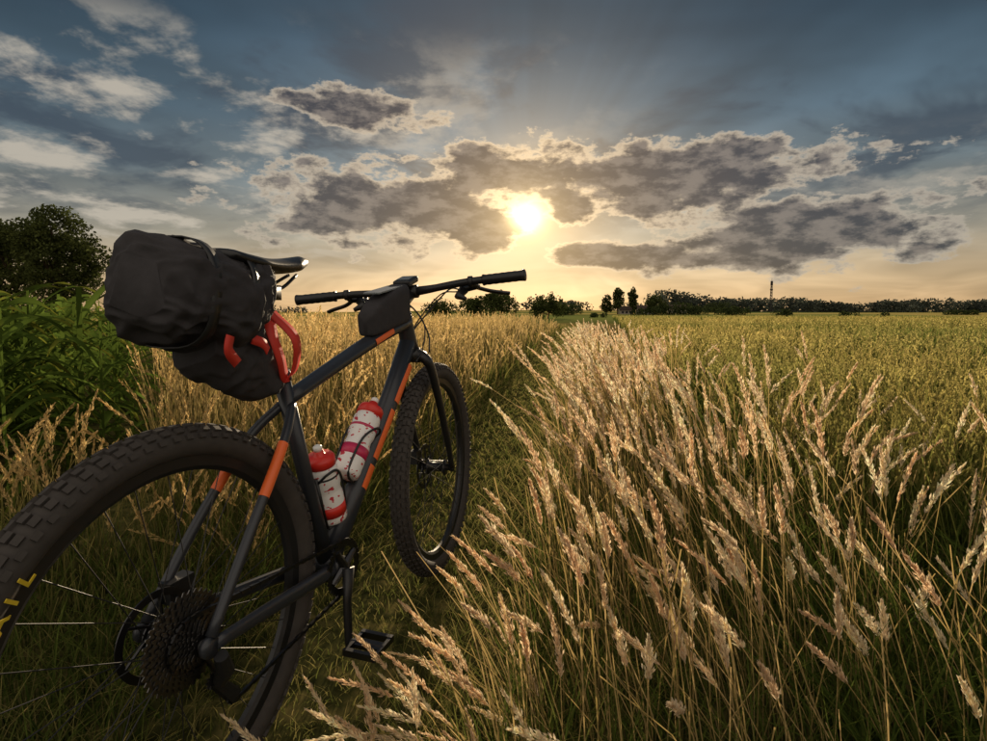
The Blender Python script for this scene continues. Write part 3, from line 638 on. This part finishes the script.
pm=m_('MULTIPLY',sm(n2,.48,.68),m_('MINIMUM',m_('ADD',m_('ADD',wl,wr_),wc),1.0))
dk=m_('MULTIPLY',sm(ns(pv,1.7,5,.6,.3),.44,.64),m_('MULTIPLY',sm(el,5,12),.82))
col=mixs(dk,col,(.042,.062,.09))
col=mixs(m_('MULTIPLY',pm,.85),col,(.56,.50,.41))
g2=m_('MULTIPLY',expf(m_('DIVIDE',r,-5.5)),1.05); col=mixs(g2,col,(1.2,.82,.42))
cn=ns(cmb(m_('MULTIPLY',az,.16),m_('MULTIPLY',el,.33)),1.0,7,.62,.05)
cn2=ns(cmb(m_('ADD',m_('MULTIPLY',az,.35),40),m_('MULTIPLY',el,.8)),1.0,5,.62)
E=None
for (uc,vc,a,b) in((-12,.8,14,4.0),(-4.0,-1.2,5.6,2.6),(-1,4.2,9,2.4),(13,3.2,16,3.2),(24,-2.2,13,3.4),(-16,9.2,7,1.6),(9,-3.6,9,1.2),(4.4,1.2,3.2,2.4)):
    du=m_('DIVIDE',m_('SUBTRACT',u,uc),a); dv=m_('DIVIDE',m_('SUBTRACT',v,vc),b)
    e=m_('SUBTRACT',1.0,m_('SQRT',m_('ADD',m_('MULTIPLY',du,du),m_('MULTIPLY',dv,dv))))
    E=e if E is None else m_('MAXIMUM',E,e)
D_=m_('ADD',m_('ADD',m_('MULTIPLY',E,1.2),.07),m_('MULTIPLY',m_('SUBTRACT',cn,.5),3.0))
dens=sm(D_,-.08,.18); core=sm(D_,.0,.52)
near=expf(m_('DIVIDE',r,-9.0))
rimc=mixs(near,(.46,.41,.34),(1.8,1.25,.66)); cd_=mixs(sm(cn2,.38,.66),(.030,.037,.055),(.20,.175,.16)); cd_=mixs(m_('MULTIPLY',near,.42),cd_,(.50,.28,.11))
cc=mixs(core,rimc,cd_)
col=mixs(m_('MULTIPLY',dens,.97),col,cc)
g1=m_('MULTIPLY',expf(m_('MULTIPLY',m_('MULTIPLY',r,r),-1/1.8)),3.0); g1b=m_('MULTIPLY',expf(m_('DIVIDE',r,-2.6)),.8)
g=m_('ADD',g1,g1b)
n=nt.nodes.new('ShaderNodeVectorMath'); n.operation='SCALE'; n.inputs[0].default_value=(1,.74,.36); nt.links.new(g,n.inputs[3])
col=mixs(1.0,col,n.outputs[0],'ADD')
back=sm(m_('MULTIPLY',y_,-1),-.35,.4); col=mixs(back,col,(.78,.69,.58))
bgc=nt.nodes.new('ShaderNodeBackground'); nt.links.new(col,bgc.inputs[0]); bgc.inputs[1].default_value=1.0
sky=nt.nodes.new('ShaderNodeTexSky'); sky.sky_type='NISHITA'; sky.sun_disc=False; sky.sun_elevation=math.radians(SEL); sky.sun_rotation=math.radians(SAZ)
bgs=nt.nodes.new('ShaderNodeBackground'); nt.links.new(sky.outputs[0],bgs.inputs[0]); bgs.inputs[1].default_value=.06
ms=nt.nodes.new('ShaderNodeMixShader'); ms.inputs[0].default_value=.92; nt.links.new(bgs.outputs[0],ms.inputs[1]); nt.links.new(bgc.outputs[0],ms.inputs[2])
ou=nt.nodes.new('ShaderNodeOutputWorld'); nt.links.new(ms.outputs[0],ou.inputs[0])
# ------------------------------------------------ sun, camera
sl=bpy.data.lights.new('sun','SUN'); so=bpy.data.objects.new('sun',sl); S.collection.objects.link(so); sl.energy=5; sl.angle=math.radians(.5); sl.color=(1,.79,.53)
ea,aa=math.radians(SEL),math.radians(SAZ); sd=Vector((math.sin(aa)*math.cos(ea),math.cos(aa)*math.cos(ea),math.sin(ea)))
so.rotation_euler=sd.to_track_quat('Z','Y').to_euler()
cd=bpy.data.cameras.new('camera'); co=bpy.data.objects.new('camera',cd); S.collection.objects.link(co); co.location=(0,0,H)
co.rotation_euler=(math.pi/2-PIT,0,0)
cd.sensor_width=36; cd.lens=36*F/987; cd.clip_start=.02; cd.clip_end=6000; S.camera=co
S.view_settings.view_transform='Standard'; S.view_settings.look='None'
